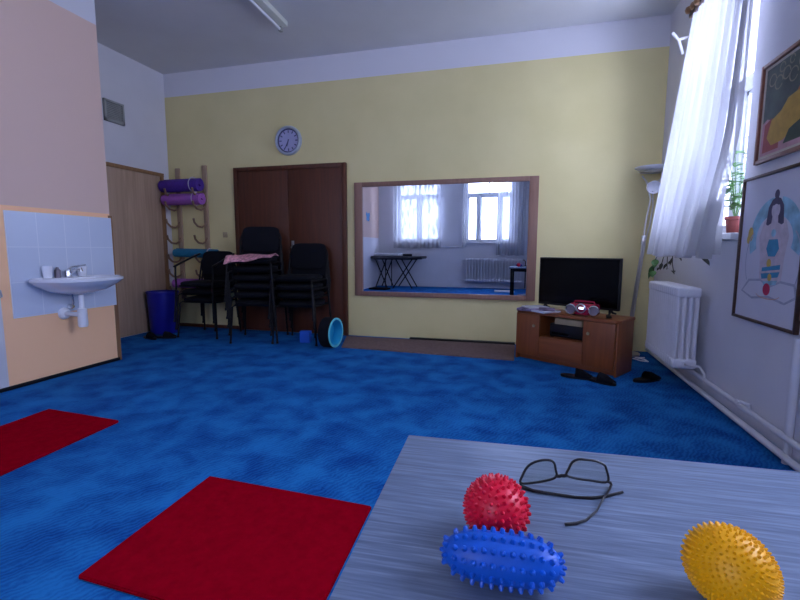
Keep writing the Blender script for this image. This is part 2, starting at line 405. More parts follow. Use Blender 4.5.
# curtains ----------------------------------------------------------
def curtain(fn, nu=150, nv=40): return MB().grid(fn, nu, nv)
def rc(u, v):                            # u: far(0) to near(1); v: top(0) to hem(1)
    s = v*v*(3-2*v)
    far = 4.02+.33*v+.02*s; near = 3.105+.02*v-.06*(1-v)
    sw = max(0, (v-.52)/.48); near += .23*sw*sw*(3-2*sw)
    y = far+(near-far)*u
    amp = .014+.026*v
    x = 1.205-.075*v*(1-u)-.025*v + amp*sin(u*2*pi*9+.8*sin(u*9)+.5*v) + .008*sin(u*2*pi*23+v*2)
    z = 2.80+(1.012-2.80)*v + .012*sin(u*17)*v
    return (x, y, z)
o = curtain(rc).build('curtain', M['sheer'], smooth=180); tag(o, 'tall sheer white curtain hanging at the right-hand window over the radiator', 'curtain')
def lc(u, v):
    y = 4.36-1.08*u; return (1.262+.012*sin(u*2*pi*8)*(.4+v), y, 2.80+(1.05-2.80)*v)
def lower(u, v):
    y = 3.52-.24*u; return (1.225+.012*sin(u*2*pi*3+1), y, 1.42-.10*(1-u)+(1.03-1.42+.10*(1-u))*v)
o = curtain(lower, 40, 20).build('curtain_corner', M['lace'], smooth=180); tag(o, 'small lace curtain corner over the right-hand window sill beside the picture', 'curtain')
r = thing('curtain_rail', 'dark brown curtain rail above the right-hand window', 'curtain rail', (1.215, 0, 2.835))
MB().box(-.03, 3.02, -.025, .03, 4.06, .03, .008).build('rail', M['frame_dark'], r)
for k in range(12):
    MB().lathe([(0, -.028), (.022, -.02), (.03, 0), (.022, .02), (0, .028)], 10, T(-.03-.004*(k % 2), 3.05+k*.09, .005+.012*(k % 3))).build('carved_bead', M['trim_wood'], r)
for y in (3.5, 4.0): MB().box(.03, y, -.012, XR-1.215, y+.03, .012, .003).build('bracket', M['window_paint'], r)
m = MB().tube([(XR-.005, 4.50, 2.86), (1.25, 4.50, 2.84), (1.20, 4.50, 2.90)], .014, 8).tube([(1.25, 4.50, 2.84), (1.29, 4.50, 2.72)], .013, 8)
m.box(XR-.012, 4.47, 2.80, XR, 4.53, 2.92, .004)
o = m.build('rail_bracket', M['white_enamel']); tag(o, 'white forked curtain rod bracket on the right wall near the back corner', 'bracket')

def fc(x0, x1, z0, z1, y, folds, amp):
    def fn(u, v):
        return (x0+(x1-x0)*u, y+amp*(.5+.5*v)*sin(u*2*pi*folds+.6*sin(u*11)), z1+(z0-z1)*v+.008*sin(u*23)*v)
    return fn
o = curtain(fc(W1[0]-.06, W1[1]+.06, 1.09, 3.02, YF+.135, 12, .018)).build('lace_curtain', M['lace'], smooth=180); tag(o, 'white lace curtain over the left window in the mirror', 'curtain')
o = curtain(fc(-.62, .12, .90, 3.02, YF+.15, 9, .025)).build('sheer_curtain', M['sheer'], smooth=180); tag(o, 'bluish sheer curtain at the right side of the mirrored window', 'curtain')
o = curtain(fc(-1.53, -1.42, 1.12, 3.02, YF+.14, 2, .014), 30).build('curtain_end', M['lace'], smooth=180); tag(o, 'narrow gathered curtain end left of the right mirrored window', 'curtain')
o = MB().tube([(-3.6, YF+.14, 3.03), (.25, YF+.14, 3.03)], .012, 8).box(-3.55, YF, 3.015, -3.52, YF+.14, 3.045).box(-1.8, YF, 3.015, -1.77, YF+.14, 3.045).box(.18, YF, 3.015, .21, YF+.14, 3.045).build('curtain_rod', M['steel']); tag(o, 'long metal curtain rod above the windows reflected in the mirror', 'curtain rod')
o = MB().tube([(-2.0, YF+.035, 1.115), (-1.62, YF+.035, 1.115)], .015, 8).box(-2.19, YF, 1.09, -1.5, YF+.02, 1.135, .004).build('trim_2', M['window_paint']); struct(o, 'narrow rail on the wall between the mirrored windows', 'trim')

# mirror -----------------------------------------------------------
r = thing('wall_mirror', 'large wall mirror in a reddish-brown wooden frame showing windows', 'mirror', (0, YB, 0))
mx0, mx1, mz0, mz1 = -1.915, .175, .500, 1.838
m = MB(); t = .098; y0 = -.035
m.box(mx0, y0, mz0, mx0+t, 0, mz1, .004).box(mx1-t, y0, mz0, mx1, 0, mz1, .004)
m.box(mx0+t, y0, mz1-.052, mx1-t, 0, mz1, .004).box(mx0+t, y0, mz0, mx1-t, 0, mz0+.055, .004)
m.build('frame', M['mirror_frame'], r)
MB().box(mx0+t-.005, -.014, mz0+.05, mx1-t+.005, -.008, mz1-.047).build('mirror_glass', M['mirror'], r, 0)

# double door, alcove door -------------------------------------------
r = struct(bpy.data.objects.new('door_1', None), 'wide dark brown double door in the yellow wall behind the chairs', 'door'); C.objects.link(r); r.location = (0, YB, 0)
dx0, dx1, dz = -3.536, -2.014, 2.075; t = .05
MB().box(dx0, -.05, 0, dx0+t, 0, dz, .004).box(dx1-t, -.05, 0, dx1, 0, dz, .004).box(dx0+t, -.05, dz-t, dx1-t, 0, dz, .004).build('door_frame', M['dark_brown'], r)
mid = (dx0+dx1)/2
for a, b in ((dx0+t+.003, mid-.003), (mid+.003, dx1-t-.003)):
    lf = MB().box(a, -.042, .01, b, -.004, dz-t-.003, .003).build('door_leaf', M['dark_brown'], r)
    if a > mid-.1: MB().box(a+.03, -.05, .98, a+.065, -.042, 1.16, .003).tube([(a+.047, -.05, 1.08), (a+.047, -.09, 1.08), (a+.15, -.09, 1.08)], .009, 8).build('door_handle', M['steel'], lf)
r = struct(bpy.data.objects.new('door_2', None), 'grey-brown wood grain door in the alcove behind the blue bin', 'door'); C.objects.link(r); r.location = (XA, 0, 0)
MB().box(0, 4.03, 0, .03, 4.09, 2.02, .003).box(0, 4.90, 0, .03, 4.96, 2.02, .003).box(0, 4.03, 1.985, .035, 4.96, 2.03, .003).build('door_frame', M['trim_wood'], r)
MB().box(0, 4.09, .01, .022, 4.90, 1.985, .002).build('door_leaf', M['door_wood'], r)
# white door on the left (only its edge and handle are in the frame)
r = struct(bpy.data.objects.new('door_3', None), 'white cupboard door at the left edge with small handle', 'door'); C.objects.link(r); r.location = (XL, 0, 0)
MB().box(0, 1.6, .04, .012, 2.355, 1.34, .003).build('door_leaf', M['white_enamel'], r)
MB().tube([(.012, 2.325, .765), (.045, 2.325, .765), (.05, 2.345, .755), (.05, 2.352, .71), (.045, 2.325, .70), (.012, 2.325, .70)], .006, 8).build('door_handle', M['steel'], r)

# vent -----------------------------------------------------------------
r = thing('air_vent', 'dark grey slatted air vent high on the white alcove wall', 'vent', (XA, 4.28, 2.61))
MB().box(0, -.13, -.12, .03, -.105, .12, .003).box(0, .105, -.12, .03, .13, .12, .003).box(0, -.13, .095, .03, .13, .12, .003).box(0, -.13, -.12, .03, .13, -.085, .003)  .build('frame', M['vent'], r)
m = MB().box(0, -.105, -.085, .006, .105, .095)
for k in range(9): m.box(.006, -.105, -.08+k*.0195, .022, .105, -.07+k*.0195)
m.build('grille', M['vent'], r)

# clock ------------------------------------------------------------------
r = thing('wall_clock', 'round wall clock with pale blue dial above the brown double door', 'clock', (-2.765, YB, 2.369))
A = Rm(pi/2, 'X')
MB().lathe([(.172, 0), (.176, .02), (.17, .042), (.155, .047), (.143, .040), (.140, .02)], 48, A).build('rim', M['clock_rim'], r)
MB().lathe([(0, .018), (.143, .018), (.143, .004), (0, .004)], 48, A).build('dial', M['clock_face'], r)
m = MB().lathe([(.141, .030), (.128, .022), (.128, .0185), (.141, .0185)], 48, A); m.build('dial_ring', M['clock_dark'], r)
for k in range(12):
    a = k*pi/6; MB().box(-.006, -.0215, .092, .006, -.0185, .122, mat=Rm(a, 'Y')).build('hour_mark', M['clock_dark'], r)
for a, l, w in ((198, .072, .013), (207, .105, .009)):
    MB().box(-w/2, -.026, -.015, w/2, -.0225, l, mat=Rm(RAD(a), 'Y')).build('clock_hand', M['clock_dark'], r)

# ceiling lamp ---------------------------------------------------------------
r = thing('ceiling_light', 'long unlit fluorescent tube light fixed to the ceiling', 'ceiling light', (-2.36, 4.27, ZC), RAD(2))
MB().box(-.055, -2.4, -.05, .055, 0, 0, .008).build('housing', M['cream_paint'], r)
MB().tube([(-.02, -2.36, -.075), (-.02, -.04, -.075)], .014, 12).build('tube', M['white_plastic'], r)
MB().box(-.035, -.04, -.095, .0, .0, -.05, .004).build('end_cap', M['vent'], r); MB().box(-.035, -2.4, -.095, .0, -2.36, -.05, .004).build('end_cap', M['vent'], r)

# ------------------------------------------------------------------ washbasin corner
o = MB().box(XL+.0005, 0, 0, XL+.009, .888, .804, .001).build('tile_panel', M['tile'], smooth=0, loc=(0, 2.445, .533)); tag(o, 'panel of pale bluish wall tiles behind the washbasin', 'tiles')
r = thing('washbasin', 'white porcelain washbasin on the tiled left wall', 'washbasin', (XL+.009, 2.845, .81))
def basin(u, v):
    # v 0: outer rim underside centre -> 1: inner bowl centre
    a = u*2*pi
    prof = [(0.0, -.125), (.30, -.12), (.62, -.09), (.88, -.04), (1.0, -.008), (1.0, .012), (.95, .018), (.86, .006), (.80, -.02), (.62, -.085), (.3, -.115), (0.0, -.12)]
    q = v*(len(prof)-1); i = min(int(q), len(prof)-2); f = q-i
    R = prof[i][0]*(1-f)+prof[i+1][0]*f; z = prof[i][1]*(1-f)+prof[i+1][1]*f
    ca, sa = cos(a), sin(a)
    ex = .30*abs(ca)**.85 if ca > 0 else -.13*abs(ca)**.4
    ey = .325*(abs(sa)**.75)*(1 if sa > 0 else -1)
    return (.135+R*ex, R*ey, z)
MB().grid(basin, 48, 33).box(0, -.22, -.06, .09, .22, .012, .01).build('bowl', M['porcelain'], r)
m = MB().lathe([(0, 0), (.026, 0), (.026, .05), (.022, .06), (0, .062)], 20, T(.055, .0, .012))
m.tube([(.055, 0, .045), (.12, .01, .075), (.17, .02, .082), (.175, .021, .06)], .012, 10)
m.tube([(.055, 0, .07), (.075, .02, .098), (.13, .10, .112)], [.012, .008, .006], 8)
m.build('mixer_tap', M['chrome'], r)
m = MB().lathe([(0, 0), (.018, 0), (.018, -.11), (.034, -.115), (.036, -.25), (.03, -.265), (0, -.265)], 20, T(.21, -.03, -.125)); m.build('bottle_trap', M['white_plastic'], r)
m = MB().tube([(.0, -.02, -.29), (.14, -.03, -.29), (.195, -.03, -.29)], .02, 12).lathe([(0, 0), (.05, 0), (.045, .018), (.03, .03), (0, .03)], 20, T(0, -.02, -.29) @ Rm(pi/2, 'Y')); m.build('waste_pipe', M['white_plastic'], r)
m = MB().lathe([(0, 0), (.022, 0), (.022, .03), (.01, .05), (0, .05)], 12, T(0, .03, -.235) @ Rm(pi/2, 'Y')).tube([(.04, .03, -.235), (.05, .03, -.2), (.055, .01, -.05)], .006, 8); m.build('angle_valve', M['chrome'], r)
def cup(y, x, h, rr, label, cat, mat='porcelain'):
    m = MB().lathe([(0, 0), (rr*.8, 0), (rr, h), (rr-.004, h), (rr*.8-.004, .006), (0, .006)], 24)
    o = m.build('cup', M[mat], loc=(XL+x, 2.845+y, .823)); tag(o, label, cat, 'cups on the washbasin'); return o
cup(-.16, .055, .095, .036, 'white cup on the washbasin left of the chrome tap', 'cup')
cup(.13, .055, .085, .038, 'white cup on the washbasin right of the chrome tap', 'cup')
o = MB().lathe([(0, 0), (.022, 0), (.022, .06), (.012, .07), (.008, .085), (0, .085)], 16).build('soap_bottle', M['speaker'], loc=(XL+.05, 2.845-.075, .823)); tag(o, 'small grey soap bottle between the left cup and the tap', 'bottle')

# ------------------------------------------------------------------ mat rack and rolls
r = thing('mat_rack', 'wooden wall rack with curved pegs holding rolled mats', 'rack', (0, YB, 0))
posts = (-4.40, -3.985)
for i, x in enumerate(posts):
    MB().box(x-.033, -.028, .38, x+.033, 0, 2.11+.02*i, .004).build('post', M['rack_wood'], r)
for z in (1.78, 1.62, 1.40, 1.19, 0.945, .75, .53):
    for x in posts:
        MB().tube([(x, -.02, z+.01), (x, -.06, z-.045), (x, -.11, z-.065), (x, -.19, z-.055), (x, -.245, z-.01), (x, -.26, z+.04)], .013, 8).build('peg', M['peg_wood'], r)
def roll(x0, x1, y, z, rad, mat, label, tilt=0, spiral=True):
    r = thing('rolled_mat', label, 'rolled mat', (x0, y, z), 0, 'rolled exercise mats on the rack')
    L = x1-x0; m = MB()
    pts = []; turns = 3.2; n = 90; th = rad*.20
    for side in (0, 1):
        pts.append([((rad*.28+(rad*.72)*(i/n)-th*side)*cos(2*pi*turns*i/n), (rad*.28+(rad*.72)*(i/n)-th*side)*sin(2*pi*turns*i/n)) for i in range(n+1)])
    poly = pts[0]+pts[1][::-1]
    b = bmesh.new()
    V = [[[b.verts.new((xx, p[0], p[1]+tilt*xx)) for p in q] for q in pts] for xx in (0, L)]
    for i in range(n):
        for s in (0, 1): b.faces.new((V[0][s][i], V[0][s][i+1], V[1][s][i+1], V[1][s][i]))
        for e in (0, 1): b.faces.new((V[e][0][i], V[e][0][i+1], V[e][1][i+1], V[e][1][i]))
    for k in (0, n): b.faces.new((V[0][0][k], V[0][1][k], V[1][1][k], V[1][0][k]))
    bmesh.ops.recalc_face_normals(b, faces=b.faces)
    m.merge(b); m.build('mat', M[mat], r)
    for xx in (L*.84,):
        MB().tube([(xx, (rad+.003)*cos(a), (rad+.003)*sin(a)+tilt*xx) for a in [2*pi*k/24 for k in range(24)]], .006, 6, closed=True).build('strap', M['band'], r)
    return r
roll(-4.515, -3.95, YB-.165, 1.865, .090, 'purple', 'dark purple rolled mat at the top of the wall rack')
roll(-4.50, -3.93, YB-.16, 1.690, .080, 'lilac', 'lilac pink rolled mat just below the dark purple one')
roll(-4.42, -3.78, YB-.11, 1.005, .062, 'teal', 'teal blue rolled mat lying on the lower pegs of the rack', -.02)
roll(-4.45, -3.95, YB-.115, .60, .065, 'lilac', 'lilac rolled mat low on the rack between bin and chairs')

o = MB().box(-.035, -.006, -.035, .035, 0, .035, .003).box(-.02, -.01, -.025, .02, -.005, .025, .002).build('light_switch', M['beige'], loc=(-3.72, YB, 1.24)); tag(o, 'small beige light switch on the yellow wall left of the double door', 'light switch')
# bin
r = thing('waste_bin', 'tall blue plastic waste bin in the corner by the alcove door', 'bin', (-4.335, 4.62, 0))
MB().lathe([(0, 0), (.150, 0), (.156, .01), (.180, .51), (.175, .51), (.150, .02), (0, .02)], 40).build('body', M['bin_blue'], r)
MB().lathe([(.175, .50), (.186, .50), (.190, .515), (.184, .528), (.174, .525)], 40).build('rim', M['bin_blue'], r)

def slipper(loc, rz, label, group=None):
    r = thing('slipper', label, 'slipper', loc, rz, group)
    sole = [(.045*sin(t)*(1+.12*cos(t))+0, .13*cos(t)) for t in [2*pi*k/28 for k in range(28)]]
    MB().prism(sole, .022, bev=.004).build('sole', M['black_plastic'], r)
    def up(u, v):
        y = -.115+.125*u; w = .047*(1-.35*(1-u)**2); a = pi*v
        h = .045+.02*u
        return (w*cos(a), y, .018+h*sin(a)*(.35+.65*min(1, u*1.6+.1)))
    MB().grid(up, 10, 14).build('upper', M['black_fabric'], r)
    return r
slipper((-4.19, 4.24, 0), RAD(70), 'left one of the black slippers in front of the blue bin', 'black slippers by the bin')
slipper((-4.04, 4.32, 0), RAD(100), 'right one of the black slippers in front of the blue bin', 'black slippers by the bin')
slipper((.49, 3.86, 0), RAD(75), 'left black slipper on the carpet in front of the television cabinet', 'black slippers by the cabinet')
slipper((.66, 3.78, 0), RAD(50), 'right black slipper on the carpet at the front corner of the television cabinet', 'black slippers by the cabinet')
slipper((1.03, 3.92, 0), RAD(120), 'single dark slipper on the carpet between cabinet and radiator')

# ------------------------------------------------------------------ chairs
def make_chair(label, arms=False):
    r = thing('arm_chair' if arms else 'stacking_chair', label, 'chair', (0, 0, 0), 0, 'stacked black chairs')
    def cushion(w, d, h, e=.03):
        b = bmesh.new(); n = 36; rings = []
        for s, z in ((.0, 0), (.9, 0), (.97, h*.2), (1, h*.5), (.97, h*.82), (.88, h), (.0, h*1.06)):
            if s == 0: rings.append([b.verts.new((0, 0, z))]); continue
            rg = []
            for k in range(n):
                t = 2*pi*k/n; c, q = cos(t), sin(t); p = .38
                rg.append(b.verts.new((s*w/2*abs(c)**p*(1 if c > 0 else -1), s*d/2*abs(q)**p*(1 if q > 0 else -1), z)))
            rings.append(rg)
        for a, c in zip(rings, rings[1:]):
            for k in range(n):
                v = ([a[0]] if len(a) == 1 else [a[k], a[(k+1) % n]])+([c[0]] if len(c) == 1 else [c[(k+1) % n], c[k]])
                b.faces.new(v)
        bmesh.ops.recalc_face_normals(b, faces=b.faces); return b
    m = MB(); m.merge(cushion(.455, .43, .055), T(0, -.015, .422)); m.build('seat', M['black_fabric'], r)
    m = MB(); m.merge(cushion(.44, .31, .040), T(0, .252, .685) @ Rm(RAD(-11), 'X') @ Rm(pi/2, 'X') @ T(0, 0, -.02)); m.build('backrest', M['black_fabric'], r)
    for s in (-1, 1):
        top = .66 if arms else .435
        q = [(s*.262, -.255, 0), (s*.238, -.222, .41)]+([(s*.248, -.215, .55), (s*.25, -.205, top)] if arms else [(s*.215, -.19, .428)])
        MB().tube(q, .0105, 10).lathe([(0, 0), (.014, 0), (.013, .025), (0, .025)], 10, T(s*.262, -.255, 0)).build('leg', M['black_metal'], r)
        MB().tube([(s*.262, .25, 0), (s*.240, .222, .40), (s*.235, .215, .428)], .0105, 10).lathe([(0, 0), (.014, 0), (.013, .025), (0, .025)], 10, T(s*.262, .25, 0)).build('leg', M['black_metal'], r)
        MB().tube([(s*.236, .19, .42), (s*.236, .225, .55), (s*.234, .262, .70), (s*.215, .275, .76)], .0105, 10).build('back_post', M['black_metal'], r)
        MB().tube([(s*.215, -.19, .425), (s*.218, 0, .418), (s*.235, .215, .425)], .0105, 8).build('side_rail', M['black_metal'], r)
        if arms:
            MB().tube([(s*.25, -.225, .655), (s*.252, -.12, .69), (s*.25, .05, .745), (s*.24, .235, .80)], .017, 10, flat=.7).build('armrest', M['black_plastic'], r)
    MB().tube([(-.235, .2, .425), (.235, .2, .425)], .009, 8).build('cross_bar', M['black_metal'], r)
    MB().tube([(-.215, -.17, .42), (.215, -.17, .42)], .009, 8).build('cross_bar', M['black_metal'], r)
    return r
PITCH, SHIFT = .097, .024
def stack(n, x, y, rz, labels, arms=False):
    first = None
    for k in range(n):
        lx, ly = sin(rz)*SHIFT*k, -cos(rz)*SHIFT*k
        loc = (x+lx, y+ly, PITCH*k); lab = labels[k]
        if first is None:
            first = make_chair(lab, arms); first.location = loc; first.rotation_euler.z = rz
        else: copy_tree(first, loc, rz, lab)
P1, P2 = (-2.93, 4.58), (-2.40, 4.64)
stack(6, *P1, RAD(16), ['bottom black chair of the tall middle stack, its legs on the carpet', 'second black chair from the bottom of the tall middle stack', 'third black chair from the bottom of the tall middle stack',
      'fourth black chair from the bottom of the tall middle stack', 'fifth black chair from the bottom of the tall middle stack, just under the topmost', 'topmost black chair of the tall middle stack, with the pink cloth on its seat'])
stack(4, *P2, RAD(3), ['bottom black chair of the right stack, standing beside the turquoise wheel', 'second black chair from the bottom of the right stack before the double door', 'third black chair from the bottom of the right stack before the double door',
      'topmost black chair of the right stack, its backrest against the double door'])
LX, LY, LR = -3.69, 4.67, RAD(3)
stack(2, LX, LY, LR, ['bottom black chair of the left stack beside the blue bin', 'middle black chair of the left stack beside the blue bin'])
t_ = make_chair('topmost black armchair of the left stack, its armrest before the teal mat', True)
t_.location = (LX+sin(LR)*SHIFT*2, LY-cos(LR)*SHIFT*2, PITCH*2); t_.rotation_euler.z = LR
# cloth on the topmost middle chair
def cloth(u, v):
    x = -.25+.50*u; k = PITCH*5; yy = -.285+.37*v
    e = 1-abs(2*u-1)**6
    z = .484+k+.012+.010*sin(u*9+v*5)*e+.012*sin(v*8+u*3)+.018*max(0, u-.5)*2
    if v < .3: z -= (.085-.06*u)*((.3-v)/.3)**1.5
    yy += .022*sin(u*6)*v
    return (x, yy-SHIFT*5, z)
m = MB().grid(cloth, 40, 26)
bmesh.ops.solidify(m.bm, geom=m.bm.faces[:], thickness=.008)
o = m.build('folded_cloth', M['pink_cloth'], loc=(*P1, 0), rotz=RAD(16)); tag(o, 'pink and white printed cloth lying on the top chair of the middle stack', 'cloth')
# yoga wheel, block
r = thing('yoga_wheel', 'black foam wheel with turquoise inside leaning by the right chair stack', 'yoga wheel', (-1.955, 4.40, .163), RAD(-6))
Y90 = Rm(pi/2, 'Y')
MB().lathe([(.163, -.062), (.163, .058), (.158, .064), (.150, .060), (.150, -.060), (.158, -.064), (.163, -.062)], 48, Y90).build('tread', M['black_fabric'], r)
MB().lathe([(.150, -.06), (.150, .066), (.140, .068), (.138, .05), (.138, -.05), (.140, -.062), (.150, -.06)], 48, Y90).build('inner_ring', M['wheel_teal'], r)
MB().lathe([(.161, .0635), (.161, .068), (.139, .070), (.139, .0655)], 48, Y90).build('rim', M['wheel_rim'], r)
MB().lathe([(0, -.05), (.139, -.05), (.139, -.04), (0, -.04)], 48, Y90).build('disc', M['wheel_teal'], r)
o = MB().box(-.06, -.035, 0, .06, .035, .135, .006).build('foam_block', M['block_blue'], loc=(-2.33, 4.55, 0), rotz=RAD(4)); tag(o, 'small bright blue foam block under the right chair stack', 'foam block')

# mats on the floor
def mat_obj(name, poly, d, mat, label, cat, group=None, z=0):
    cx = sum(p[0] for p in poly)/len(poly); cy = sum(p[1] for p in poly)/len(poly)
    o = MB().prism([(x-cx, y-cy) for x, y in poly], d, bev=min(.004, d*.35)).build(name, M[mat], loc=(cx, cy, z)); return tag(o, label, cat, group)
mat_obj('exercise_mat', [(-2.0, 4.98), (-.02, 5.0), (-.02, 4.30), (-1.25, 4.37), (-1.83, 4.395)], .012, 'brown_mat', 'grey-brown mat on the carpet along the wall under the mirror', 'mat')
mat_obj('black_strip', [(-1.22, 5.03), (-.02, 5.06), (-.02, 5.0), (-1.22, 4.99)], .03, 'black_plastic', 'thin black strip along the wall foot behind the grey-brown mat', 'strip')  # black strip stands in for the thin dark line at the wall foot
mat_obj('red_mat', [(-1.355, 1.662), (-.554, 1.628), (-.525, .975), (-1.341, 1.009)], .016, 'red_mat', 'larger red mat on the blue carpet beside the grey table', 'mat', 'red mats')
mat_obj('red_mat', [(-2.949, 2.128), (-2.338, 2.09), (-2.30, 1.25), (-2.91, 1.29)], .016, 'red_mat', 'red mat on the carpet at the left edge of the picture', 'mat', 'red mats')

# ------------------------------------------------------------------ television corner
TH = RAD(-32.6); CO = (.486, 4.346)
r = thing('tv_cabinet', 'brown wooden television cabinet with two doors and open shelf', 'cabinet', (*CO, 0), TH)
w, d, h = .965, .33, .48
hw, hd = w/2, d/2
top = [(-hw-.01, hd), (hw+.01, hd), (hw+.01, -hd+.05)]+[(hw+.01-.05+.05*cos(a), -hd+.05-.07*sin(a)) for a in [pi/12*k for k in range(1, 6)]]+[(.3, -hd-.025), (0, -hd-.03), (-.3, -hd-.025)]+[(-hw-.01+.05-.05*cos(a), -hd+.05-.07*sin(a)) for a in [pi/12*k for k in range(6, 0, -1)]]+[(-hw-.01, -hd+.05)]
MB().prism(top, .028, T(0, 0, h-.028), bev=.005).build('top', M['cab_wood'], r)
xs = [-hw, -.245, .205, hw]
for x in (-hw, hw-.018): MB().box(x, -hd, 0, x+.018, hd, h-.029, .002).build('side_panel', M['cab_wood_v'], r)
MB().box(-.245, -hd+.01, .06, -.229, hd, h-.029, .002).build('divider', M['cab_wood_v'], r); MB().box(.189, -hd+.01, .06, .205, hd, h-.029, .002).build('divider', M['cab_wood_v'], r)
MB().box(-hw+.018, hd-.012, .06, hw-.018, hd-.004, h-.029).build('back_panel', M['cab_wood'], r)
MB().box(-hw+.018, -hd+.01, .045, hw-.018, hd, .062, .002).build('bottom_shelf', M['cab_wood'], r)
MB().box(-hw+.018, -hd+.05, 0, hw-.018, -hd+.07, .045, .002).build('plinth', M['cab_wood'], r)
MB().box(-.229, -hd+.01, .232, .189, hd-.012, .25, .002).build('shelf', M['cab_wood'], r)
for a, b, kx in ((-hw+.019, -.23, -.275), (.190, hw-.019, .245)):
    dr = MB().box(a, -hd-.012, .055, b, -hd+.008, h-.032, .003).build('door', M['cab_wood_v'], r)
    MB().lathe([(0, 0), (.006, 0), (.006, .014), (.015, .02), (.013, .028), (0, .03)], 14, T(kx, -hd-.012, .345) @ Rm(pi/2, 'X')).build('knob', M['beige'], dr)
dr = MB().box(-.228, -hd-.012, .055, .188, -hd+.008, .246, .003).build('drawer', M['cab_wood'], r)
def onc(lx, ly): return (CO[0]+lx*cos(TH)-ly*sin(TH), CO[1]+lx*sin(TH)+ly*cos(TH))
# player and beige box in the shelf
x, y = onc(.015, -.015); r = thing('media_player', 'black media player inside the open cabinet shelf', 'player', (x, y, .25), TH)
MB().box(-.17, -.10, .008, .17, .12, .13, .004).build('case', M['black_plastic'], r); MB().box(-.15, -.103, .03, .02, -.10, .05, .001).build('display_panel', M['screen'], r)
MB().box(-.16, -.10, 0, -.14, .12, .008).box(.14, -.10, 0, .16, .12, .008).build('feet', M['black_plastic'], r)
x, y = onc(.035, -.03); o = MB().box(-.13, -.11, 0, .13, .11, .055, .004).build('cardboard_box', M['beige'], loc=(x, y, .381), rotz=TH); tag(o, 'flat beige box on top of the black player in the cabinet shelf', 'box')
# tv
x, y = onc(-.004, .08); r = thing('television', 'black flat screen television standing on the wooden cabinet', 'television', (x, y, h), TH)
tw, t0, t1 = .387, .045, .505
MB().box(-tw, -.012, t0, tw, .03, t1, .006).box(-.22, .03, .10, .22, .06, .38, .012).build('case', M['black_plastic'], r)
MB().box(-tw+.012, -.0145, t0+.022, tw-.012, -.012, t1-.012).build('screen', M['screen'], r, 0)
for s in (-1, 1):
    MB().tube([(s*.31, 0, .05), (s*.32, -.03, .02), (s*.335, -.10, .008)], [.012, .010, .008], 8).tube([(s*.31, 0, .05), (s*.32, .04, .02), (s*.325, .09, .008)], [.012, .010, .008], 8).build('foot', M['black_plastic'], r)
# boombox
x, y = onc(.15, -.085); r = thing('cd_radio', 'red portable radio with silver speaker rings on the cabinet', 'radio', (x, y, h), TH+RAD(6)); r.scale = (.92, .92, .92)
m = MB().box(-.135, -.055, .006, .135, .06, .118, .03, 4).box(-.06, -.068, .012, .06, -.04, .10, .012, 3); m.build('body', M['boombox'], r)
for s in (-1, 1):
    MB().lathe([(0, 0), (.036, 0), (.040, .006), (.040, -.01)], 28, T(s*.108, -.058, .058) @ Rm(pi/2, 'X')).build('speaker', M['speaker'], r)
    MB().lathe([(.038, .0), (.050, .0), (.052, .008), (.044, .014), (.038, .006)], 28, T(s*.108, -.054, .058) @ Rm(pi/2, 'X')).build('speaker_ring', M['chrome'], r)
MB().lathe([(.034, 0), (.046, 0), (.046, .006), (.036, .01), (.034, .004)], 24, T(-.008, -.066, .075) @ Rm(pi/2, 'X')).build('display_ring', M['steel'], r)
MB().box(-.026, -.0715, .068, .016, -.066, .086, .002).build('display', M['display'], r)
MB().tube([(-.10, 0, .11), (-.09, 0, .135), (.09, 0, .135), (.10, 0, .11)], .008, 8).build('handle', M['boombox'], r)
MB().box(.025, -.074, .066, .034, -.068, .075, .001).box(.04, -.074, .066, .049, -.068, .075, .001).build('buttons', M['lilac'], r)
MB().box(-.10, -.04, 0, -.08, .04, .01).box(.08, -.04, 0, .10, .04, .01).build('feet', M['black_plastic'], r)
# papers on the cabinet
def sheet(lx, ly, z, a, w, d, t, mat, label, cat, name):
    x, y = onc(lx, ly); o = MB().box(-w/2, -d/2, 0, w/2, d/2, t, min(.002, t*.3)).build(name, M[mat], loc=(x, y, z), rotz=TH+a); return tag(o, label, cat, 'papers on the cabinet')
sheet(-.37, -.08, h, .25, .21, .28, .022, 'paper2', 'printed magazine at the left end of the television cabinet', 'magazine', 'magazine')
sheet(-.21, -.13, h, -.3, .21, .20, .016, 'paper', 'white magazine on the cabinet beside the red radio', 'magazine', 'magazine')
sheet(-.345, -.06, h+.0225, -.5, .15, .21, .010, 'paper', 'white booklet lying across the printed magazine on the cabinet', 'booklet', 'booklet')
sheet(-.19, -.12, h+.0165, .5, .14, .15, .016, 'paper2', 'small dark printed booklet on the white magazine by the radio', 'booklet', 'booklet')
o = MB().tube([(.30, 0, .012), (.34, -.03, .018), (.36, -.06, .012), (.33, -.08, .01)], .009, 8).build('cable_loop', M['black_plastic']); x, y = onc(.03, -.04); o.location = (x, y, h); o.rotation_euler.z = TH; tag(o, 'short black cable loop on the right end of the cabinet top', 'cable')

